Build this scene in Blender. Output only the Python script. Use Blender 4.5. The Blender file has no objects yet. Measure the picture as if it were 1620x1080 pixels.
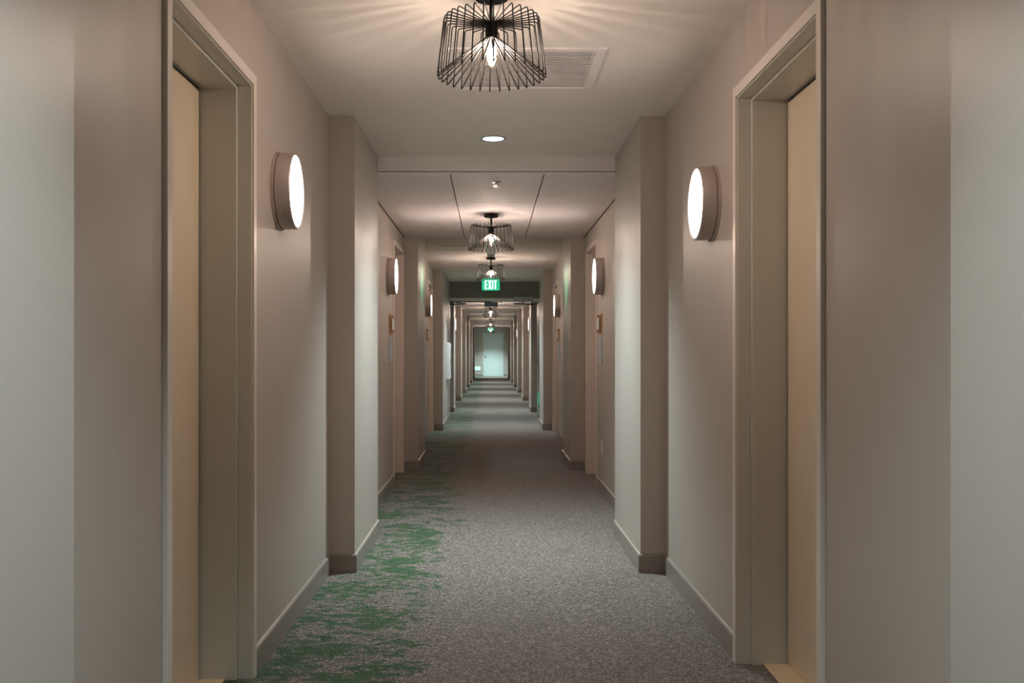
import bpy, bmesh, math, random
from mathutils import Vector, Matrix
random.seed(4)
C = bpy.context.scene.collection
PI = math.pi
XL, XR = -0.864, 0.937          # wall planes
PL, PR = -0.727, 0.803          # pilaster faces
H, HT = 2.44, 2.325             # plaster ceiling, tile ceiling
Y0, YE = -3.0, 47.4             # corridor start (behind the camera), end wall
PIL = [(0.6, 1.655), (5.076, 6.12), (9.5, 10.52), (14.4, 16.9), (18.75, 19.6), (23.3, 24.3),
       (27.8, 28.8), (32.5, 33.5), (37.1, 38.1), (43.6, 44.4)]
TILES = [(6.12, 9.5), (19.6, 23.3), (38.1, 43.6)]

# ------------------------------------------------------------------ materials
def mat(name, col, rough=0.5, metal=0.0, spec=0.5, emit=None, estr=0.0, noise=0.0, nscale=6.0, bump=0.0, bscale=300.0, stretch=(1,1,1)):
    m = bpy.data.materials.new(name); m.use_nodes = True
    nt = m.node_tree; b = nt.nodes['Principled BSDF']
    b.inputs['Base Color'].default_value = (*col, 1)
    b.inputs['Roughness'].default_value = rough
    b.inputs['Metallic'].default_value = metal
    b.inputs['Specular IOR Level'].default_value = spec
    if emit:
        b.inputs['Emission Color'].default_value = (*emit, 1); b.inputs['Emission Strength'].default_value = estr
    tc = nt.nodes.new('ShaderNodeTexCoord'); mp = nt.nodes.new('ShaderNodeMapping')
    mp.inputs['Scale'].default_value = stretch
    nt.links.new(tc.outputs['Object'], mp.inputs['Vector'])
    if noise > 0:
        n = nt.nodes.new('ShaderNodeTexNoise'); n.inputs['Scale'].default_value = nscale; n.inputs['Detail'].default_value = 4
        r = nt.nodes.new('ShaderNodeMapRange'); r.inputs['To Min'].default_value = 1-noise; r.inputs['To Max'].default_value = 1+noise
        mx = nt.nodes.new('ShaderNodeVectorMath'); mx.operation = 'SCALE'; mx.inputs[0].default_value = col
        nt.links.new(mp.outputs[0], n.inputs['Vector']); nt.links.new(n.outputs['Fac'], r.inputs['Value'])
        nt.links.new(r.outputs[0], mx.inputs['Scale']); nt.links.new(mx.outputs[0], b.inputs['Base Color'])
    if bump > 0:
        n2 = nt.nodes.new('ShaderNodeTexNoise'); n2.inputs['Scale'].default_value = bscale; n2.inputs['Detail'].default_value = 3
        bp = nt.nodes.new('ShaderNodeBump'); bp.inputs['Strength'].default_value = bump; bp.inputs['Distance'].default_value = 0.001
        nt.links.new(mp.outputs[0], n2.inputs['Vector']); nt.links.new(n2.outputs['Fac'], bp.inputs['Height']); nt.links.new(bp.outputs[0], b.inputs['Normal'])
    return m

M = {}
M['wall'] = mat('wall_paint', (0.455, 0.397, 0.352), 0.42, noise=0.03, nscale=2.5, bump=0.25, bscale=160)
M['casing'] = mat('casing_enamel', (0.72, 0.65, 0.59), 0.3, noise=0.02)
M['base'] = mat('baseboard_paint', (0.27, 0.235, 0.205), 0.35, noise=0.03, bump=0.1)
M['ceil'] = mat('ceiling_paint', (0.84, 0.775, 0.71), 0.8, noise=0.02, bump=0.2, bscale=120)
M['tile'] = mat('ceiling_tile', (0.86, 0.79, 0.775), 0.75, noise=0.02, nscale=20, bump=0.3, bscale=400)
M['tileedge'] = mat('tile_edge', (0.20, 0.17, 0.15), 0.7, noise=0.03)
M['frame'] = mat('door_frame_enamel', (0.62, 0.60, 0.54), 0.28, noise=0.02, bump=0.08, bscale=200)
M['slab'] = mat('cream_door', (0.72, 0.60, 0.45), 0.38, noise=0.03, nscale=2, bump=0.08)
M['gframe'] = mat('guest_door_frame', (0.68, 0.58, 0.51), 0.35, noise=0.02)
M['gslab'] = mat('guest_door', (0.56, 0.48, 0.41), 0.4, noise=0.02)
M['grey'] = mat('grey_steel_door', (0.30, 0.32, 0.29), 0.4, noise=0.03)
M['olive'] = mat('olive_grey_paint', (0.20, 0.19, 0.15), 0.5, noise=0.03)  # wall colour darkened to carry the shade on the double-door header
M['unitgrey'] = mat('unit_grey', (0.16, 0.17, 0.18), 0.5, noise=0.02)
M['white'] = mat('white_enamel', (0.72, 0.72, 0.70), 0.4, noise=0.02)
M['pale'] = mat('pale_door', (0.62, 0.68, 0.66), 0.4, noise=0.02)
M['stone'] = mat('tan_stone', (0.78, 0.60, 0.40), 0.35, noise=0.25, nscale=14, bump=0.1)
M['black'] = mat('black_wire', (0.010, 0.008, 0.007), 0.6, spec=0.25, noise=0.05)
M['dark'] = mat('dark_gap', (0.01, 0.01, 0.01), 0.8, noise=0.05)
M['nickel'] = mat('brushed_nickel', (0.52, 0.44, 0.41), 0.40, metal=0.55, noise=0.06, nscale=40, stretch=(6, 1, 1))
M['chrome'] = mat('satin_chrome', (0.55, 0.55, 0.55), 0.25, metal=1.0, noise=0.02)
M['gold'] = mat('brass', (0.50, 0.27, 0.10), 0.38, metal=0.7, noise=0.15, nscale=60)
M['signgrey'] = mat('frosted_sign_glass', (0.42, 0.47, 0.50), 0.3, noise=0.02)
M['vent'] = mat('vent_enamel', (0.84, 0.78, 0.76), 0.5, noise=0.02)
M['ventdark'] = mat('vent_duct', (0.03, 0.025, 0.022), 0.8, noise=0.03)
M['closer'] = mat('closer_grey', (0.33, 0.34, 0.35), 0.4, metal=0.3, noise=0.02)
M['lens'] = mat('opal_lens', (0.9, 0.88, 0.86), 0.4, emit=(1.0, 0.88, 0.83), estr=8.0, noise=0.01)
M['down'] = mat('downlight_lens', (0.9, 0.95, 0.95), 0.4, emit=(0.86, 1.0, 0.97), estr=6, noise=0.01)
M['filament'] = mat('glowing_core', (1, 0.8, 0.6), 0.5, emit=(1.0, 0.82, 0.70), estr=980, noise=0.01)
M['exitgreen'] = mat('exit_green', (0.01, 0.25, 0.13), 0.4, emit=(0.01, 0.42, 0.20), estr=0.85, noise=0.03)
M['exitwhite'] = mat('exit_letters', (0.8, 1.0, 0.95), 0.4, emit=(0.62, 1.0, 0.86), estr=1.6, noise=0.01)
M['glowgreen'] = mat('lit_green_face', (0.02, 0.4, 0.2), 0.4, emit=(0.03, 0.9, 0.42), estr=0.4, noise=0.01)
M['lowgreen'] = mat('low_sign_green', (0.02, 0.40, 0.24), 0.4, emit=(0.02, 0.5, 0.26), estr=0.25, noise=0.01)
M['lowwhite'] = mat('low_sign_white', (0.7, 0.9, 0.85), 0.4, emit=(0.55, 0.95, 0.85), estr=1.0, noise=0.01)
M['housing'] = mat('sign_housing', (0.75, 0.75, 0.73), 0.4, noise=0.02)

def glass_mat():
    m = bpy.data.materials.new('clear_bulb_glass'); m.use_nodes = True; nt = m.node_tree; nt.nodes.clear()
    o = nt.nodes.new('ShaderNodeOutputMaterial'); t = nt.nodes.new('ShaderNodeBsdfTransparent'); g = nt.nodes.new('ShaderNodeBsdfGlossy')
    g.inputs['Roughness'].default_value = 0.05; t.inputs['Color'].default_value = (1, 0.97, 0.93, 1)
    lw = nt.nodes.new('ShaderNodeLayerWeight'); lw.inputs['Blend'].default_value = 0.25
    r = nt.nodes.new('ShaderNodeMath'); r.operation = 'MULTIPLY'; r.inputs[1].default_value = 0.5
    mx = nt.nodes.new('ShaderNodeMixShader')
    nt.links.new(lw.outputs['Facing'], r.inputs[0]); nt.links.new(r.outputs[0], mx.inputs[0])
    nt.links.new(t.outputs[0], mx.inputs[1]); nt.links.new(g.outputs[0], mx.inputs[2]); nt.links.new(mx.outputs[0], o.inputs[0])
    return m
M['glass'] = glass_mat()

def carpet_mat():
    m = bpy.data.materials.new('carpet_grey_with_green_pattern'); m.use_nodes = True
    nt = m.node_tree; N = nt.nodes; L = nt.links; b = N['Principled BSDF']
    b.inputs['Roughness'].default_value = 0.95; b.inputs['Specular IOR Level'].default_value = 0.1
    b.inputs['Sheen Weight'].default_value = 0.25
    tc = N.new('ShaderNodeTexCoord'); sp = N.new('ShaderNodeSeparateXYZ'); L.new(tc.outputs['Object'], sp.inputs[0])
    def noise(scale, detail, st, rough=0.6, off=(0, 0, 0)):
        mp = N.new('ShaderNodeMapping'); mp.inputs['Scale'].default_value = st; mp.inputs['Location'].default_value = off
        L.new(tc.outputs['Object'], mp.inputs['Vector'])
        n = N.new('ShaderNodeTexNoise'); n.inputs['Scale'].default_value = scale; n.inputs['Detail'].default_value = detail
        n.inputs['Roughness'].default_value = rough; L.new(mp.outputs[0], n.inputs['Vector']); return n.outputs['Fac']
    def math_(op, a, b_=None, clamp=False):
        n = N.new('ShaderNodeMath'); n.operation = op; n.use_clamp = clamp
        for i, v in enumerate((a, b_)):
            if v is None: continue
            if isinstance(v, (int, float)): n.inputs[i].default_value = v
            else: L.new(v, n.inputs[i])
        return n.outputs[0]
    def rng(v, a, b_, c, d):
        n = N.new('ShaderNodeMapRange'); n.interpolation_type = 'LINEAR'
        for k, x in zip(('From Min', 'From Max', 'To Min', 'To Max'), (a, b_, c, d)): n.inputs[k].default_value = x
        L.new(v, n.inputs['Value']); return n.outputs[0]
    big = noise(4.2, 3, (0.75, 1.0, 1), 0.55, (3.1, 0.4, 0))
    mid = noise(20, 6, (0.62, 1.15, 1), 0.70)
    fine = noise(120, 3, (0.7, 1.4, 1), 0.8)
    # how likely the green yarn is, falling off towards the middle of the corridor
    edge = math_('ADD', rng(sp.outputs['X'], -0.34, -0.08, 0.0, -0.30), rng(sp.outputs['X'], -0.8, -0.3, 0.015, -0.02))
    s = math_('ADD', math_('MULTIPLY', math_('SUBTRACT', big, 0.5), 0.75), math_('MULTIPLY', math_('SUBTRACT', mid, 0.5), 1.25))
    s = math_('ADD', s, math_('MULTIPLY', math_('SUBTRACT', fine, 0.5), 0.55))
    s = math_('ADD', s, edge)
    mask = rng(s, -0.012, 0.022, 0, 1)
    def cells(scale):
        v = N.new('ShaderNodeTexVoronoi'); v.inputs['Scale'].default_value = scale; L.new(tc.outputs['Object'], v.inputs['Vector'])
        c = N.new('ShaderNodeSeparateColor'); L.new(v.outputs['Color'], c.inputs[0]); return c.outputs[0], v.outputs['Distance']
    tuft, tdist = cells(230); tuft2, _ = cells(95)
    pile = noise(150, 2, (1, 1, 1), 0.85, (7, 2, 0)); pile2 = noise(60, 5, (1, 1, 1), 0.8, (1, 5, 0))
    streak = noise(90, 4, (0.25, 1.6, 1), 0.7, (2, 9, 0))
    p = math_('ADD', math_('MULTIPLY', tuft, 0.62), math_('ADD', math_('MULTIPLY', tuft2, 0.20), math_('MULTIPLY', pile2, 0.30)))
    cr = N.new('ShaderNodeValToRGB'); L.new(p, cr.inputs[0])
    e = cr.color_ramp.elements; e[0].position = 0.20; e[0].color = (0.040, 0.031, 0.026, 1); e[1].position = 1.0
    e[1].color = (0.48, 0.40, 0.355, 1); k = cr.color_ramp.elements.new(0.60); k.color = (0.135, 0.112, 0.098, 1)
    cg = N.new('ShaderNodeValToRGB'); L.new(p, cg.inputs[0])
    e = cg.color_ramp.elements; e[0].position = 0.20; e[0].color = (0.005, 0.018, 0.007, 1); e[1].position = 1.0; e[1].color = (0.060, 0.170, 0.055, 1)
    k = cg.color_ramp.elements.new(0.60); k.color = (0.018, 0.066, 0.022, 1)
    mx = N.new('ShaderNodeMix'); mx.data_type = 'RGBA'
    L.new(mask, mx.inputs['Factor']); L.new(cr.outputs[0], mx.inputs['A']); L.new(cg.outputs[0], mx.inputs['B'])
    mx2 = N.new('ShaderNodeVectorMath'); mx2.operation = 'SCALE'; L.new(mx.outputs['Result'], mx2.inputs[0]); L.new(rng(streak, 0.3, 0.7, 0.9, 1.1), mx2.inputs['Scale'])
    L.new(mx2.outputs[0], b.inputs['Base Color'])
    bp = N.new('ShaderNodeBump'); bp.inputs['Strength'].default_value = 0.5; bp.inputs['Distance'].default_value = 0.003
    L.new(tdist, bp.inputs['Height']); L.new(bp.outputs[0], b.inputs['Normal'])
    return m
M['carpet'] = carpet_mat()

# ------------------------------------------------------------------ helpers
def newbm(): return bmesh.new()
def bx(bm, x0, x1, y0, y1, z0, z1):
    if x0 > x1: x0, x1 = x1, x0
    v = [bm.verts.new(p) for p in ((x0,y0,z0),(x1,y0,z0),(x1,y1,z0),(x0,y1,z0),(x0,y0,z1),(x1,y0,z1),(x1,y1,z1),(x0,y1,z1))]
    for f in ((0,3,2,1),(4,5,6,7),(0,1,5,4),(1,2,6,5),(2,3,7,6),(3,0,4,7)): bm.faces.new([v[i] for i in f])
def lathe(bm, prof, n=48, mtx=None, cap=False):
    """prof: (r, h) pairs, turned about local Z."""
    rings = []
    for r, h in prof:
        if r < 1e-6: ring = [bm.verts.new((0, 0, h))]
        else: ring = [bm.verts.new((r*math.cos(2*PI*i/n), r*math.sin(2*PI*i/n), h)) for i in range(n)]
        rings.append(ring)
    for a, b in zip(rings, rings[1:]):
        if len(a) == 1 and len(b) == 1: continue
        for i in range(n):
            j = (i+1) % n
            if len(a) == 1: bm.faces.new((a[0], b[j], b[i]))
            elif len(b) == 1: bm.faces.new((a[i], a[j], b[0]))
            else: bm.faces.new((a[i], a[j], b[j], b[i]))
    if mtx is not None:
        for ring in rings:
            for v in ring: v.co = mtx @ v.co
def tube(bm, pts, r, n=8):
    pts = [Vector(p) for p in pts]; rings = []
    for i, p in enumerate(pts):
        t = (pts[min(i+1, len(pts)-1)] - pts[max(i-1, 0)]).normalized()
        a = Vector((0, 1, 0)) if abs(t.y) < 0.9 else Vector((1, 0, 0))
        u = t.cross(a).normalized(); w = t.cross(u)
        rings.append([bm.verts.new(p + r*(math.cos(2*PI*k/n)*u + math.sin(2*PI*k/n)*w)) for k in range(n)])
    for a, b in zip(rings, rings[1:]):
        for k in range(n): bm.faces.new((a[k], a[(k+1) % n], b[(k+1) % n], b[k]))
    bm.faces.new(rings[0]); bm.faces.new(rings[-1][::-1])
def arc_path(pts, rad, n=4):
    """round the inner corners of a polyline"""
    out = [Vector(pts[0])]
    for a, b, c in zip(pts, pts[1:], pts[2:]):
        a, b, c = Vector(a), Vector(b), Vector(c)
        d1 = (a-b).normalized(); d2 = (c-b).normalized()
        p, q = b + d1*rad, b + d2*rad
        for k in range(n+1):
            t = k/n; out.append((1-t)**2*p + 2*t*(1-t)*b + t*t*q)
    out.append(Vector(pts[-1])); return out
def obj(name, bm, m, parent=None, smooth=False, bevel=0.0, seg=2):
    bmesh.ops.recalc_face_normals(bm, faces=bm.faces)
    me = bpy.data.meshes.new(name); bm.to_mesh(me); bm.free(); me.materials.append(m)
    o = bpy.data.objects.new(name, me); C.objects.link(o)
    if parent is not None: o.parent = parent
    if smooth:
        for p in me.polygons: p.use_smooth = True
        me.set_sharp_from_angle(angle=math.radians(35)) if hasattr(me, 'set_sharp_from_angle') else None
    if bevel > 0:
        md = o.modifiers.new('bevel', 'BEVEL'); md.width = bevel; md.segments = seg; md.limit_method = 'ANGLE'; md.angle_limit = math.radians(40)
    return o
def thing(name, loc, label=None, cat=None, group=None, rz=0.0, kind=None):
    o = bpy.data.objects.new(name, None); o.empty_display_size = 0.05; C.objects.link(o)
    o.location = loc; o.rotation_euler = (0, 0, rz)
    if label: o['label'] = label
    if cat: o['category'] = cat
    if group: o['group'] = group
    if kind: o['kind'] = kind
    return o
def struct(name, bm, m, label=None, cat=None, **kw):
    o = obj(name, bm, m, **kw); o['kind'] = 'structure'
    if label: o['label'] = label
    if cat: o['category'] = cat
    return o
def dup(o, parent=None):
    c = o.copy(); C.objects.link(c)
    if parent is not None: c.parent = parent
    for ch in list(o.children): dup(ch, c)
    return c

# ------------------------------------------------------------------ doors layout (side, casing start, casing end)
DOORS = [(-1, 2.50, 3.453, 'near'), (1, 2.655, 3.62, 'near'), (-1, 8.39, 9.33, 'guest'), (1, 8.30, 9.26, 'guest'),
         (-1, 12.98, 14.05, 'guest'), (1, 13.15, 14.10, 'guest'), (-1, 22.1, 23.1, 'guest'), (1, 22.1, 23.1, 'guest'),
         (-1, 26.6, 27.6, 'guest'), (1, 26.6, 27.6, 'guest'), (-1, 31.3, 32.3, 'guest'), (1, 31.3, 32.3, 'guest'),
         (-1, 41.0, 42.0, 'guest'), (1, 41.0, 42.0, 'guest')]
DTOP = 2.178
THICK = 0.34
# walls: one mesh a side, its pilasters and door openings included
for side, XW, XP, nm in ((-1, XL, PL, 'left'), (1, XR, PR, 'right')):
    bm = newbm(); xo = XW + side*THICK
    cuts = sorted((a+0.01, b-0.01) for s, a, b, k in DOORS if s == side)
    y = Y0
    for a, b in cuts:
        bx(bm, XW, xo, y, a, 0, H+0.1); bx(bm, XW, xo, a, b, DTOP-0.01, H+0.1)
        bx(bm, XW+side*0.30, xo, a, b, 0, DTOP-0.01); y = b
    bx(bm, XW, xo, y, YE+0.2, 0, H+0.1)
    pil = [p if side < 0 or p[0] != 14.4 else (14.4, 15.5) for p in PIL]
    for a, b in pil: bx(bm, XP, XW, a, b, 0, H)
    struct('wall_'+nm, bm, M['wall'], 'warm grey painted corridor wall with shallow pilasters, %s side' % nm, 'wall')
    # baseboard following the wall and pilasters, stopping at the casings
    pts = [(XW, Y0)]
    for a, b in pil: pts += [(XW, a), (XP, a), (XP, b), (XW, b)]
    pts.append((XW, YE))
    runs = []; cur = [pts[0]]
    cz = sorted((a-0.001, b+0.001) for s, a, b, k in DOORS if s == side)
    for p, q in zip(pts, pts[1:]):
        if p[0] == XW and q[0] == XW:
            for a, b in cz:
                if p[1] < a and b < q[1]:
                    cur.append((XW, a)); runs.append(cur); cur = [(XW, b)]
        cur.append(q)
    runs.append(cur)
    bm = newbm(); n_in = -side
    T, HB = 0.012, 0.10
    for run in runs:
        def off(i, t):
            p = Vector(run[i]); ns = []
            for a, b in ((i-1, i), (i, i+1)):
                if a >= 0 and b < len(run):
                    d = (Vector(run[b])-Vector(run[a])).normalized()
                    nrm = Vector((-d.y, d.x)) if side > 0 else Vector((d.y, -d.x))
                    ns.append(nrm)
            if len(ns) == 1: return p + ns[0]*t
            return p + (ns[0]+ns[1])*t
        lev = [(0.0, 0), (T, 0), (T, HB-0.012), (T-0.003, HB-0.005), (0.0, HB)]
        rows = []
        for i in range(len(run)):
            rows.append([bm.verts.new((*off(i, t), z)) for t, z in lev])
        for r0, r1 in zip(rows, rows[1:]):
            for k in range(len(lev)-1): bm.faces.new((r0[k], r0[k+1], r1[k+1], r1[k]))
        bm.faces.new(rows[0]); bm.faces.new(rows[-1][::-1])
    struct('baseboard_'+nm, bm, M['base'], 'taupe painted baseboard along the %s wall' % nm, 'baseboard')

# floor
bm = newbm()
bx(bm, XL-THICK, XR+THICK, Y0, YE+0.2, -0.06, 0)
struct('floor', bm, M['carpet'], 'grey carpet with a ragged green pattern along its left side', 'floor')
# end wall with an opening for the door
bm = newbm()
EX0, EX1, EZ = -0.372, 0.645, 2.19
bx(bm, XL, EX0+0.01, YE, YE+0.2, 0, H); bx(bm, EX1-0.01, XR, YE, YE+0.2, 0, H); bx(bm, EX0+0.01, EX1-0.01, YE, YE+0.2, EZ-0.01, H)
bx(bm, EX0, EX1, YE+0.16, YE+0.2, 0, EZ)
struct('wall_end', bm, M['wall'], 'far end wall of the corridor around the pale door', 'wall')
bm = newbm(); bx(bm, XL+0.012, EX0, YE-0.012, YE, 0, 0.1); bx(bm, EX1, XR-0.012, YE-0.012, YE, 0, 0.1)
struct('baseboard_end', bm, M['base'], 'taupe baseboard on the far end wall', 'baseboard', bevel=0.002)

# ceiling
bm = newbm()
segs = []; y = Y0
for a, b in TILES: segs.append((y, a)); y = b
segs.append((y, YE+0.2))
VX0, VX1, VY0, VY1 = -0.175+0.035, 0.485-0.035, 3.93+0.035, 4.555-0.035
for a, b in segs:
    if a < VY0 < b:
        bx(bm, XL, XR, a, VY0, H, H+0.08); bx(bm, XL, XR, VY1, b, H, H+0.08)
        bx(bm, XL, VX0, VY0, VY1, H, H+0.08); bx(bm, VX1, XR, VY0, VY1, H, H+0.08)
    else: bx(bm, XL, XR, a, b, H, H+0.08)
for a, b in TILES: bx(bm, XL, XR, a, b, H+0.06, H+0.08)
ce = struct('ceiling', bm, M['ceil'], 'plaster ceiling with lower tiled sections', 'ceiling')
XS = (XL, -0.261, 0.347, XR)
for ti, (a, b) in enumerate(TILES):
    bm = newbm(); bx(bm, XL, XR, a, a+0.02, HT+0.004, H); obj('fascia', bm, M['tile'], ce)
    bm = newbm(); bx(bm, XL, XR, b-0.02, b, HT+0.004, H); obj('fascia', bm, M['tile'], ce)
    bm = newbm(); bx(bm, XL, XR, a, b, HT+0.016, HT+0.02); obj('ceiling_grid', bm, M['tileedge'], ce)
    ys = (a, a+1.15, b) if b-a < 5 else (a, a+1.15, a+3.3, b)
    for i in range(3):
        for j in range(len(ys)-1):
            g0 = 0.012 if i == 0 else 0.0045; g1 = 0.012 if i == 2 else 0.0045
            bm = newbm(); bx(bm, XS[i]+g0, XS[i+1]-g1, ys[j]+(0.006 if j == 0 else 0.0015), ys[j+1]-(0.004 if j < len(ys)-2 else 0.0), HT, HT+0.015)
            obj('ceiling_tile', bm, M['tile'], ce, bevel=0.001)
    for s, X in ((1, XL), (-1, XR)):
        bm = newbm(); bx(bm, X, X+s*0.009, a+0.02, b-0.02, HT-0.003, HT+0.014); obj('wall_angle', bm, M['tileedge'], ce)

# ------------------------------------------------------------------ doors
def uframe(bm, y0, y1, z1, w, xa, xb):
    """three sided mitred frame of width w in the yz plane, from xa to xb"""
    o = [(y0, 0), (y0, z1), (y1, z1), (y1, 0)]; i = [(y0+w, 0), (y0+w, z1-w), (y1-w, z1-w), (y1-w, 0)]
    V = lambda x, P: [bm.verts.new((x, *p)) for p in P]
    oa, ia, ob, ib = V(xa, o), V(xa, i), V(xb, o), V(xb, i)
    for k in range(3):
        bm.faces.new((oa[k], oa[k+1], ia[k+1], ia[k])); bm.faces.new((ob[k], ib[k], ib[k+1], ob[k+1]))
        bm.faces.new((oa[k], ob[k], ob[k+1], oa[k+1])); bm.faces.new((ia[k], ia[k+1], ib[k+1], ib[k]))
    bm.faces.new((oa[0], ia[0], ib[0], ob[0])); bm.faces.new((oa[3], ob[3], ib[3], ia[3]))
DL = {'near': 'recessed cream door in a grey enamel frame, nearest on the %s wall',
      }
ordn = {0: '', 1: 'second from the camera', 2: 'third from the camera', 3: 'fourth from the camera', 4: 'fifth from the camera', 5: 'sixth from the camera', 6: 'farthest'}
for n, (s, a, b, kind) in enumerate(DOORS):
    XW = XL if s < 0 else XR
    sd = 'left' if s < 0 else 'right'
    lab = DL['near'] % sd if kind == 'near' else 'recessed beige room door in a beige frame, %s on the %s wall' % (ordn[n//2], sd)
    t = thing('door_%d' % (n+1), (XW, a, 0), lab, 'door', kind='structure')
    w = b-a; fm, sm = (M['frame'], M['slab']) if kind == 'near' else (M['gframe'], M['gslab'])
    R1, R2 = 0.046, 0.178
    bm = newbm(); uframe(bm, 0, w, DTOP, 0.039, -s*0.013, s*0.002); obj('casing', bm, M['casing'] if kind == 'near' else fm, t, bevel=0.0015)
    bm = newbm(); uframe(bm, 0.012, w-0.012, DTOP-0.012, 0.031, -s*0.005, s*R1); obj('jamb', bm, fm, t, bevel=0.0015)
    bm = newbm(); uframe(bm, 0.012, w-0.012, DTOP-0.012, 0.043, s*R1, s*(R2+0.06)); obj('jamb_lining', bm, fm, t, bevel=0.002)
    e = 0.055
    bm = newbm(); bx(bm, s*(R2), s*(R2+0.044), e+0.010, w-e-0.010, 0.008, DTOP-e-0.010); obj('door_panel', bm, sm, t, bevel=0.002)
    bm = newbm(); uframe(bm, e-0.002, w-e+0.002, DTOP-e+0.002, 0.0115, s*(R2+0.006), s*(R2+0.03)); obj('door_seal', bm, M['dark'], t)  # dark strip standing in for the shade inside the gap round the panel
    bm = newbm(); bx(bm, s*(0.088), s*(R2+0.10), e, w-e, 0.0, 0.007); obj('threshold', bm, M['stone'], t, bevel=0.002)
    if kind == 'guest':
        bm = newbm(); bx(bm, s*(R2-0.008), s*R2, e+0.05, e+0.115, 0.9, 1.14); hp = obj('lock_plate', bm, M['chrome'], t, bevel=0.003)
        bm = newbm(); tube(bm, arc_path([(s*(R2-0.006), e+0.085, 1.0), (s*(R2-0.055), e+0.085, 1.0), (s*(R2-0.055), e+0.20, 1.0)], 0.012), 0.009, 10)
        obj('door_handle', bm, M['chrome'], hp, smooth=True)

# end door
t = thing('door_%d' % (len(DOORS)+1), (EX0, YE, 0), 'pale door with a round knob closing the far end of the corridor', 'door', kind='structure')
W = EX1-EX0
bm = newbm()
for q in (0,): bx(bm, 0, 0.05, -0.014, 0.10, 0, EZ); bx(bm, W-0.05, W, -0.014, 0.10, 0, EZ); bx(bm, 0.05, W-0.05, -0.014, 0.10, EZ-0.05, EZ)
obj('casing', bm, M['pale'], t)
bm = newbm(); bx(bm, 0.054, W-0.054, 0.012, 0.056, 0.01, EZ-0.054); obj('door_panel', bm, M['pale'], t, bevel=0.002)
kb = newbm(); lathe(kb, [(0, 0), (0.034, 0), (0.034, 0.008), (0.012, 0.012), (0.012, 0.04), (0.03, 0.05), (0.033, 0.065), (0.022, 0.078), (0, 0.08)], 24, Matrix.Translation((0.13, 0.012, 1.0)) @ Matrix.Rotation(PI/2, 4, 'X'))
obj('door_knob', kb, M['closer'], t, smooth=True)

# cross-corridor double doors held open beyond the third pilasters
DY = 16.9
t = thing('door_%d' % (len(DOORS)+2), (0, DY, 0), 'grey double doors standing open across the corridor under the green exit sign', 'door', kind='structure')
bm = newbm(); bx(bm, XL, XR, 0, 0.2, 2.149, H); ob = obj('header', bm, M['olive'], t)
bm = newbm(); bx(bm, PL-0.03, PR+0.085, -0.012, 0.16, 2.088, 2.149); bx(bm, XL, PL-0.03, 0.0, 0.16, 0, 2.149); bx(bm, PR+0.085, XR, 0.0, 0.16, 0, 2.149)
obj('door_frame', bm, M['frame'], t, bevel=0.003)
for s, X in ((-1, PL-0.035), (1, PR+0.077)):
    bm = newbm(); bx(bm, X, X+s*0.042, 0.17, 1.08, 0.01, 2.08); lf = obj('door_leaf', bm, M['grey'], t, bevel=0.003)
    bm = newbm()
    lathe(bm, [(0, 0), (0.033, 0), (0.033, 0.01), (0.012, 0.014), (0.012, 0.045), (0, 0.045)], 20, Matrix.Translation((X, 1.0, 1.0)) @ Matrix.Rotation(-s*PI/2, 4, 'Y'))
    tube(bm, [(X-s*0.045, 1.0, 1.0), (X-s*0.045, 0.89, 1.0)], 0.009, 8)
    obj('lever', bm, M['chrome'], lf, smooth=True)
    bm = newbm(); bx(bm, X-s*0.004, X, 0.99, 1.05, 1.06, 1.12); bx(bm, X+s*0.006, X+s*0.036, 1.08, 1.083, 0.93, 1.07); obj('latch_plate', bm, M['chrome'], lf)
    bm = newbm(); bx(bm, X-s*0.005, X-s*0.0, 0.16, 0.19, 0.2, 0.31); bx(bm, X-s*0.005, X-s*0.0, 0.16, 0.19, 1.0, 1.11); bx(bm, X-s*0.005, X-s*0.0, 0.16, 0.19, 1.75, 1.86); obj('hinge', bm, M['closer'], lf)
bm = newbm(); bx(bm, 0.41, 0.745, -0.07, 0-0.012, 2.09, 2.172); obj('closer_box', bm, M['closer'], t, bevel=0.006)
bm = newbm(); tube(bm, [(0.60, 0.03, 2.075), (0.42, 0.30, 2.065), (0.80, 0.42, 2.06)], 0.011, 8); obj('closer_arm', bm, M['black'], t)
bm = newbm(); tube(bm, [(-0.60, 0.03, 2.075), (-0.45, 0.30, 2.065), (-0.74, 0.42, 2.06)], 0.011, 8); obj('closer_arm', bm, M['black'], t)
bm = newbm(); bx(bm, PL-0.03, 0.02, -0.016, 0.02, 2.075, 2.09); obj('seal_strip', bm, M['dark'], t)

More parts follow.
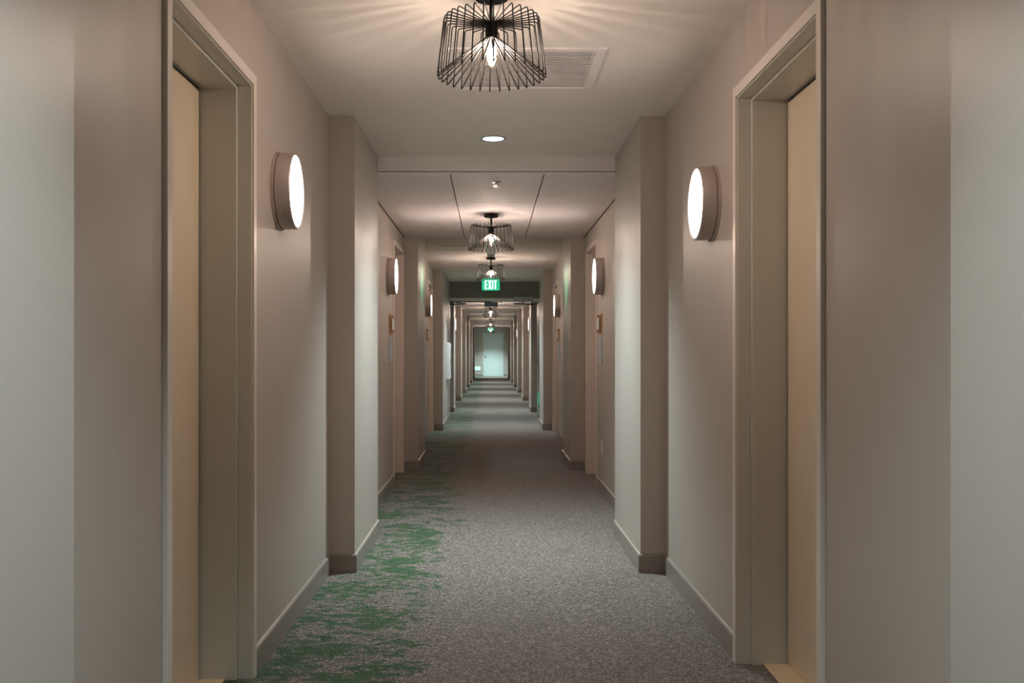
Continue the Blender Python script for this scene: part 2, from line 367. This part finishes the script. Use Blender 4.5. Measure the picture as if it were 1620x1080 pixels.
# ------------------------------------------------------------------ wire cage lamps
def make_lamp(loc, label):
    t = thing('wire_cage_lamp', loc, label, 'ceiling lamp', 'wire cage lamps down the corridor ceiling')
    bm = newbm(); lathe(bm, [(0, 0), (0.058, 0), (0.0595, -0.002), (0.0595, -0.024), (0.057, -0.027), (0, -0.027)], 48); obj('canopy', bm, M['black'], t, smooth=True)
    bm = newbm(); lathe(bm, [(0.0085, -0.026), (0.0085, -0.112)], 20); obj('stem', bm, M['black'], t, smooth=True)
    bm = newbm(); lathe(bm, [(0, -0.108), (0.018, -0.108), (0.022, -0.113), (0.022, -0.158), (0.019, -0.164), (0.014, -0.166), (0, -0.166)], 32); obj('socket', bm, M['black'], t, smooth=True)
    w = newbm()
    path = arc_path([(0.018, 0, -0.114), (0.166, 0, -0.092), (0.191, 0, -0.302), (0.018, 0, -0.160)], 0.011, 4)
    tube(w, path, 0.0024, 7)
    first = obj('cage_wire', w, M['black'], t, smooth=True)
    for i in range(1, 32):
        c = first.copy(); C.objects.link(c); c.parent = t; c.rotation_euler = (0, 0, 2*PI*i/32)
    bm = newbm()
    lathe(bm, [(0.013, -0.164), (0.014, -0.176), (0.020, -0.190), (0.028, -0.208), (0.031, -0.226), (0.029, -0.243), (0.022, -0.258), (0.012, -0.267), (0, -0.270)], 32)
    bl = obj('bulb', bm, M['glass'], t, smooth=True)
    bm = newbm(); lathe(bm, [(0, -0.186), (0.008, -0.190), (0.014, -0.199), (0.0165, -0.210), (0.0145, -0.222), (0.008, -0.232), (0, -0.236)], 20)
    obj('glowing_filament', bm, M['filament'], bl, smooth=True)
    return t
LAMPS = [(3.325, H, 'nearest wire cage lamp, largest, hanging beside the slotted ceiling vent'),
         (7.86, HT, 'second wire cage lamp, hanging from the tiled ceiling section'),
         (12.6, H, 'third wire cage lamp, hanging just above the green exit sign'),
         (22.0, HT, 'wire cage lamp first seen through the open double doors'),
         (26.5, H, 'small wire cage lamp overlapping the first one beyond the double doors'),
         (35.2, H, 'tiny wire cage lamp low above the far exit sign'),
         (40.6, HT, 'farthest wire cage lamp, nearest to the pale end door')]
lamp = None
for i, (y, z, lab) in enumerate(LAMPS):
    if i == 0: lamp = make_lamp((0.004, y, z), lab); o = lamp
    else: o = dup(lamp); o.location = (0.006, y, z); o['label'] = lab; o.rotation_euler = (0, 0, 0.05*i)
lamp.rotation_euler = (0, 0, 0.035)

# ------------------------------------------------------------------ wall sconces
def make_sconce(loc, rz, label):
    t = thing('wall_sconce', loc, label, 'wall lamp', 'round drum sconces on the corridor walls', rz=rz)
    RX = Matrix.Rotation(PI/2, 4, 'Y')           # local z -> +x (out of the wall)
    bm = newbm(); lathe(bm, [(0, 0), (0.158, 0), (0.159, 0.003), (0.158, 0.010), (0.153, 0.012), (0.148, 0.012), (0.148, 0.018)], 96, RX); obj('back_plate', bm, M['nickel'], t, smooth=True)
    bm = newbm(); lathe(bm, [(0.146, 0.014), (0.154, 0.017), (0.154, 0.071), (0.152, 0.074), (0.146, 0.075), (0.144, 0.073), (0.144, 0.062)], 96, RX); obj('drum', bm, M['nickel'], t, smooth=True)
    bm = newbm(); lathe(bm, [(0.144, 0.0715), (0.12, 0.073), (0.08, 0.0745), (0, 0.0755)], 96, RX); obj('lens', bm, M['lens'], t, smooth=True)
    bm = newbm(); bx(bm, 0.012, 0.020, -0.005, 0.005, -0.161, -0.149); obj('set_screw', bm, M['chrome'], t, bevel=0.002)
    return t
SC = [(-1, 3.87, 1.833, 'largest round drum sconce, on the left wall beside the nearest door'),
      (1, 4.00, 1.803, 'largest round drum sconce, on the right wall beside the nearest door'),
      (-1, 7.97, 1.818, 'second drum sconce on the left wall, above the brass room sign'),
      (1, 7.90, 1.812, 'second drum sconce on the right wall, above the brass room sign'),
      (-1, 12.7, 1.81, 'third drum sconce on the left wall, last before the double doors'),
      (1, 12.85, 1.81, 'third drum sconce on the right wall, last before the double doors'),
      (-1, 21.5, 1.82, 'first drum sconce on the left wall beyond the double doors'),
      (1, 21.5, 1.82, 'first drum sconce on the right wall beyond the double doors'),
      (-1, 31.0, 1.82, 'drum sconce on the left wall far beyond the double doors'),
      (1, 31.0, 1.82, 'drum sconce on the right wall far beyond the double doors'),
      (-1, 40.3, 1.82, 'farthest drum sconce on the left wall'),
      (1, 40.3, 1.82, 'farthest drum sconce on the right wall')]
sc = None
for s, y, z, lab in SC:
    loc = (XL if s < 0 else XR, y, z); rz = 0 if s < 0 else PI
    if sc is None: sc = make_sconce(loc, rz, lab)
    else:
        o = dup(sc); o.location = loc; o.rotation_euler = (0, 0, rz); o['label'] = lab

# ------------------------------------------------------------------ room signs
def make_sign(loc, rz, label):
    t = thing('room_sign', loc, label, 'room sign', 'brass room signs beside the doors', rz=rz)
    bm = newbm(); bx(bm, 0, 0.010, -0.10, 0.10, 0.06, 0.235); obj('brass_plate', bm, M['gold'], t, bevel=0.002)
    bm = newbm(); bx(bm, 0.022, 0.027, -0.055, 0.055, 0.10, 0.20); pn = obj('number_panel', bm, M['white'], t, bevel=0.001)
    for z in (0.085, 0.215):
        bm = newbm(); tube(bm, [(0.009, 0, z), (0.034, 0, z)], 0.007, 12); tube(bm, [(0.030, 0, z), (0.030, 0, z+(0.02 if z < 0.15 else -0.02))], 0.004, 8); obj('clip', bm, M['gold'], t, smooth=True)
    bm = newbm(); bx(bm, 0, 0.008, -0.10, 0.10, -0.185, 0.058); obj('glass_panel', bm, M['signgrey'], t, bevel=0.001)
    return t
SG = [(-1, 8.15, 'brass and grey room sign under the second sconce on the left wall'),
      (1, 8.05, 'brass and grey room sign under the second sconce on the right wall'),
      (-1, 12.82, 'brass and grey room sign under the third sconce on the left wall'),
      (1, 12.95, 'brass and grey room sign under the third sconce on the right wall'),
      (-1, 21.8, 'brass and grey room sign on the left wall beyond the double doors'),
      (1, 21.8, 'brass and grey room sign on the right wall beyond the double doors')]
sg = None
for s, y, lab in SG:
    loc = (XL if s < 0 else XR, y, 1.27); rz = 0 if s < 0 else PI
    if sg is None: sg = make_sign(loc, rz, lab)
    else:
        o = dup(sg); o.location = loc; o.rotation_euler = (0, 0, rz); o['label'] = lab

# ------------------------------------------------------------------ ceiling vent
t = thing('ceiling_vent', (-0.175, 3.93, H), 'rectangular slotted air vent in the ceiling behind the nearest wire lamp', 'vent')
VW, VD, FW = 0.660, 0.625, 0.042
bm = newbm(); bx(bm, 0, VW, 0, FW, -0.008, 0); bx(bm, 0, VW, VD-FW, VD, -0.008, 0); bx(bm, 0, FW, FW, VD-FW, -0.008, 0); bx(bm, VW-FW, VW, FW, VD-FW, -0.008, 0)
obj('vent_frame', bm, M['vent'], t, bevel=0.002)
bm = newbm(); bx(bm, 0.034, VW-0.034, 0.034, VD-0.034, 0.06, 0.10); obj('duct', bm, M['ventdark'], t)
sl = None; n = 24
for i in range(n):
    y = FW + 0.008 + (VD-2*FW-0.012)*(i)/(n-1)
    if sl is None:
        bm = newbm()
        bx(bm, FW, VW-FW, -0.0055, 0.0055, -0.0028, -0.001)
        sl = obj('slat', bm, M['vent'], t); sl.location = (0, y, 0)
    else:
        c = sl.copy(); C.objects.link(c); c.parent = t; c.location = (0, y, 0)
# access panel in the third bay
t = thing('ceiling_panel', (-0.60, 11.2, H), 'flush rectangular access panel in the ceiling left of the third wire lamp', 'access panel')
bm = newbm(); uf = 0.02
bx(bm, 0, 0.42, 0, uf, -0.006, 0); bx(bm, 0, 0.42, 0.5-uf, 0.5, -0.006, 0); bx(bm, 0, uf, uf, 0.5-uf, -0.006, 0); bx(bm, 0.42-uf, 0.42, uf, 0.5-uf, -0.006, 0); obj('panel_frame', bm, M['vent'], t)
bm = newbm(); bx(bm, uf+0.003, 0.42-uf-0.003, uf+0.003, 0.5-uf-0.003, -0.004, 0); obj('panel_door', bm, M['ceil'], t)

# ------------------------------------------------------------------ downlights
DN = [(1.12, 'recessed downlight in the ceiling above the camera'), (5.60, 'recessed cool white downlight in front of the tiled ceiling section'),
      (10.0, 'recessed downlight between the second pair of pilasters'), (15.3, 'recessed downlight between the third pair of pilasters'),
      (19.2, 'recessed downlight just beyond the double doors'),
      (23.8, 'recessed downlight fifth from the camera'), (28.3, 'recessed downlight sixth from the camera'), (33.0, 'recessed downlight seventh from the camera'),
      (37.6, 'recessed downlight eighth from the camera'), (46.0, 'recessed downlight in front of the pale end door')]
dl = None
for y, lab in DN:
    if dl is None:
        dl = thing('recessed_downlight', (0.016, y, H), lab, 'downlight', 'recessed downlights in the plaster ceiling'); o = dl
        bm = newbm(); lathe(bm, [(0.073, 0), (0.073, -0.004), (0.069, -0.006), (0.062, -0.004), (0.061, 0)], 48); obj('trim_ring', bm, M['closer'], dl, smooth=True)
        bm = newbm(); lathe(bm, [(0.061, -0.001), (0.0, -0.0018)], 48); obj('lens', bm, M['down'], dl, smooth=True)
    else:
        o = dup(dl); o.location = (0.016, y, H); o['label'] = lab
    L = bpy.data.lights.new('downlight_beam', 'SPOT'); L.energy = {1.12: 140, 15.3: 75, 46.0: 340}.get(y, 110); L.color = (0.79, 0.97, 1.0) if y < 40 else (0.66, 0.97, 1.0); L.spot_size = math.radians(112); L.spot_blend = 0.9; L.shadow_soft_size = 0.05
    lo = bpy.data.objects.new('downlight_beam', L); C.objects.link(lo); lo.parent = o; lo.location = (0, 0, -0.012)

# ------------------------------------------------------------------ small ceiling fittings
t = thing('sprinkler_head', (0.040, 6.38, HT), 'tiny chrome sprinkler head in the tiled ceiling above the second wire lamp', 'sprinkler')
bm = newbm(); lathe(bm, [(0.034, 0.006), (0.034, -0.003), (0.012, -0.006), (0.011, -0.022), (0, -0.022)], 32); obj('escutcheon', bm, M['chrome'], t, smooth=True)
bm = newbm(); lathe(bm, [(0, -0.030), (0.019, -0.031), (0.019, -0.033), (0, -0.033)], 24); tube(bm, [(-0.009, 0, -0.02), (-0.007, 0, -0.031)], 0.002, 6); tube(bm, [(0.009, 0, -0.02), (0.007, 0, -0.031)], 0.002, 6); obj('deflector', bm, M['chrome'], t)

# ------------------------------------------------------------------ EXIT signs
def letters(bm, w, h, y0, y1, st):
    """EXIT in the xz plane, centred, letters from y0 to y1 in depth"""
    lw = w*0.215; gap = w*0.055
    def rect(x0, x1, z0, z1): bx(bm, x0, x1, y0, y1, z0, z1)
    def bar(p, q, t):
        d = (Vector(q)-Vector(p)).normalized(); nrm = Vector((t/2, 0))
        P = [Vector(p)-nrm, Vector(p)+nrm, Vector(q)+nrm, Vector(q)-nrm]
        a = [bm.verts.new((k.x, y0, k.y)) for k in P]; b = [bm.verts.new((k.x, y1, k.y)) for k in P]
        bm.faces.new(a); bm.faces.new(b[::-1])
        for i in range(4): bm.faces.new((a[i], b[i], b[(i+1) % 4], a[(i+1) % 4]))
    tot = lw*3 + st + gap*3; x = -tot/2; z0, z1 = -h/2, h/2
    rect(x, x+st, z0, z1); rect(x+st, x+lw, z1-st*0.8, z1); rect(x+st, x+lw*0.9, -st*0.4, st*0.4); rect(x+st, x+lw, z0, z0+st*0.8); x += lw+gap
    bar((x+st*0.45, z0), (x+lw-st*0.45, z1), st*0.95); bar((x+st*0.45, z1), (x+lw-st*0.45, z0), st*0.95); x += lw+gap
    rect(x, x+st, z0, z1); x += st+gap
    rect(x, x+lw, z1-st*0.8, z1); rect(x+lw/2-st/2, x+lw/2+st/2, z0, z1-st*0.8)
def rounded_panel(bm, w, h, y0, y1, r, zc=0, n=5):
    P = []
    for cx, cz, a0 in ((w/2-r, h/2-r, 0), (-w/2+r, h/2-r, PI/2), (-w/2+r, -h/2+r, PI), (w/2-r, -h/2+r, 3*PI/2)):
        for k in range(n+1): a = a0+PI/2*k/n; P.append((cx+r*math.cos(a), zc+cz+r*math.sin(a)))
    a = [bm.verts.new((x, y0, z)) for x, z in P]; b = [bm.verts.new((x, y1, z)) for x, z in P]
    bm.faces.new(a); bm.faces.new(b[::-1])
    for i in range(len(P)): bm.faces.new((a[i], b[i], b[(i+1) % len(P)], a[(i+1) % len(P)]))
def exit_sign(y, label, w=0.30, zc=-0.123, h=0.195):
    t = thing('exit_sign', (0.005, y, H), label, 'exit sign', 'green exit signs hanging from the ceiling')
    bm = newbm(); bx(bm, -0.13, 0.13, -0.02, 0.02, -0.026, 0); obj('mounting_bar', bm, M['housing'], t, bevel=0.003)
    bm = newbm(); rounded_panel(bm, w, h, -0.004, 0.004, 0.02, zc); pn = obj('green_panel', bm, M['exitgreen'], t)
    bm = newbm(); letters(bm, 0.222, 0.148, -0.007, -0.004, 0.021)
    for v in bm.verts: v.co.z += zc
    obj('letters', bm, M['exitwhite'], pn)
    return t
exit_sign(15.9, 'glowing green sign reading EXIT hanging before the open double doors')
exit_sign(44.9, 'tiny glowing green exit sign far down the corridor before the pale door')
# sign hanging side-on between the second pilasters, its lit faces turned to the side walls
t = thing('hanging_sign', (0.005, 10.05, H), 'pale grey housing hanging side-on under the ceiling behind the second wire lamp', 'sign')
bm = newbm(); rounded_panel(bm, 0.094, 0.235, -0.15, 0.15, 0.028, -0.117); obj('housing', bm, M['housing'], t, smooth=True)
for s in (-1, 1):
    bm = newbm(); bx(bm, s*0.0472, s*0.049, -0.125, 0.125, -0.195, -0.05); obj('lit_face', bm, M['glowgreen'], t)
    L = bpy.data.lights.new('green_beam', 'SPOT'); L.energy = 20; L.color = (0.05, 1.0, 0.45); L.spot_size = math.radians(38); L.spot_blend = 1.0; L.shadow_soft_size = 0.02
    lo = bpy.data.objects.new('green_beam', L); C.objects.link(lo); lo.parent = t; lo.location = (s*0.06, 0, -0.20)
    lo.rotation_euler = Vector((s*0.66, 0, -0.30)).to_track_quat('-Z', 'Y').to_euler()
t = thing('emergency_light', (0.010, 19.95, HT+0.004), 'grey hanging unit with two small lamp heads just beyond the double doors', 'emergency light')
bm = newbm(); rounded_panel(bm, 0.285, 0.185, -0.03, 0.03, 0.012, -0.0925); obj('housing', bm, M['unitgrey'], t)
for s in (-1, 1):
    bm = newbm(); tube(bm, [(s*0.14, 0, -0.07), (s*0.185, 0, -0.07)], 0.008, 8)
    lathe(bm, [(0, -0.03), (0.03, -0.028), (0.036, 0.0), (0.030, 0.03), (0, 0.032)], 24, Matrix.Translation((s*0.20, 0, -0.07)) @ Matrix.Rotation(PI/2, 4, 'X')); obj('lamp_head', bm, M['white'], t, smooth=True)
# low level exit signs
def low_sign(loc, rz, label, white):
    t = thing('low_exit_sign', loc, label, 'exit sign', 'low exit signs just above the floor', rz=rz)
    bm = newbm(); rounded_panel(bm, 0.29, 0.20, -0.018, 0, 0.012, 0); obj('backing', bm, M['lowgreen'], t)
    bm = newbm(); rounded_panel(bm, 0.26, 0.17, -0.021, -0.018, 0.01, 0); fc = obj('face', bm, M['lowwhite'] if white else M['lowgreen'], t)
    bm = newbm(); letters(bm, 0.20, 0.11, -0.023, -0.021, 0.024); obj('letters', bm, M['lowgreen'] if white else M['white'], fc)
low_sign((-0.64, YE, 0.40), 0, 'small lit white and green exit sign low on the far end wall', True)
low_sign((PR+0.077, DY+0.36, 0.34), -PI/2, 'green exit sign low on the open right door leaf', None)

# ------------------------------------------------------------------ extinguisher cabinet, outlet
t = thing('extinguisher_cabinet', (PL, 15.75, 0.74), 'white extinguisher cabinet on the left pilaster before the double doors', 'cabinet')
bm = newbm(); bx(bm, 0, 0.055, -0.2, 0.2, 0, 0.60); obj('cabinet_body', bm, M['white'], t, bevel=0.006)
bm = newbm(); bx(bm, 0.055, 0.064, -0.19, 0.19, 0.01, 0.59); dd = obj('cabinet_door', bm, M['white'], t, bevel=0.004)
bm = newbm(); bx(bm, 0.064, 0.067, -0.13, 0.13, 0.09, 0.52); obj('window', bm, M['signgrey'], dd)
bm = newbm(); bx(bm, 0.064, 0.08, -0.175, -0.155, 0.26, 0.34); obj('handle', bm, M['chrome'], dd)
t = thing('power_outlet', (XR, 7.95, 0.38), 'white power outlet low on the right wall under the second sconce', 'outlet')
bm = newbm(); bx(bm, -0.006, 0, -0.036, 0.036, -0.058, 0.058); pl = obj('cover_plate', bm, M['white'], t, bevel=0.002)
for z in (-0.022, 0.022):
    bm = newbm(); bx(bm, -0.009, -0.006, -0.016, 0.016, z-0.014, z+0.014); obj('socket_face', bm, M['vent'], t, bevel=0.003)

# ------------------------------------------------------------------ world, camera, view
w = bpy.data.worlds.new('hall_light'); bpy.context.scene.world = w; w.use_nodes = True
bg = w.node_tree.nodes['Background']; bg.inputs['Color'].default_value = (0.85, 0.92, 0.90, 1); bg.inputs['Strength'].default_value = 0.10
cd = bpy.data.cameras.new('camera'); cam = bpy.data.objects.new('camera', cd); C.objects.link(cam)
cam.location = (0, 0, 1.174); cam.rotation_euler = (PI/2, 0, 0)
cd.sensor_width = 36; cd.lens = 1500/1620*36
cd.shift_x = (810-776)/1620; cd.shift_y = (558-540)/1620
cd.clip_start = 0.05; cd.clip_end = 100
bpy.context.scene.camera = cam
vs = bpy.context.scene.view_settings
vs.view_transform = 'Standard'; vs.look = 'None'; vs.exposure = 0.5; vs.gamma = 1; vs.use_curve_mapping = False
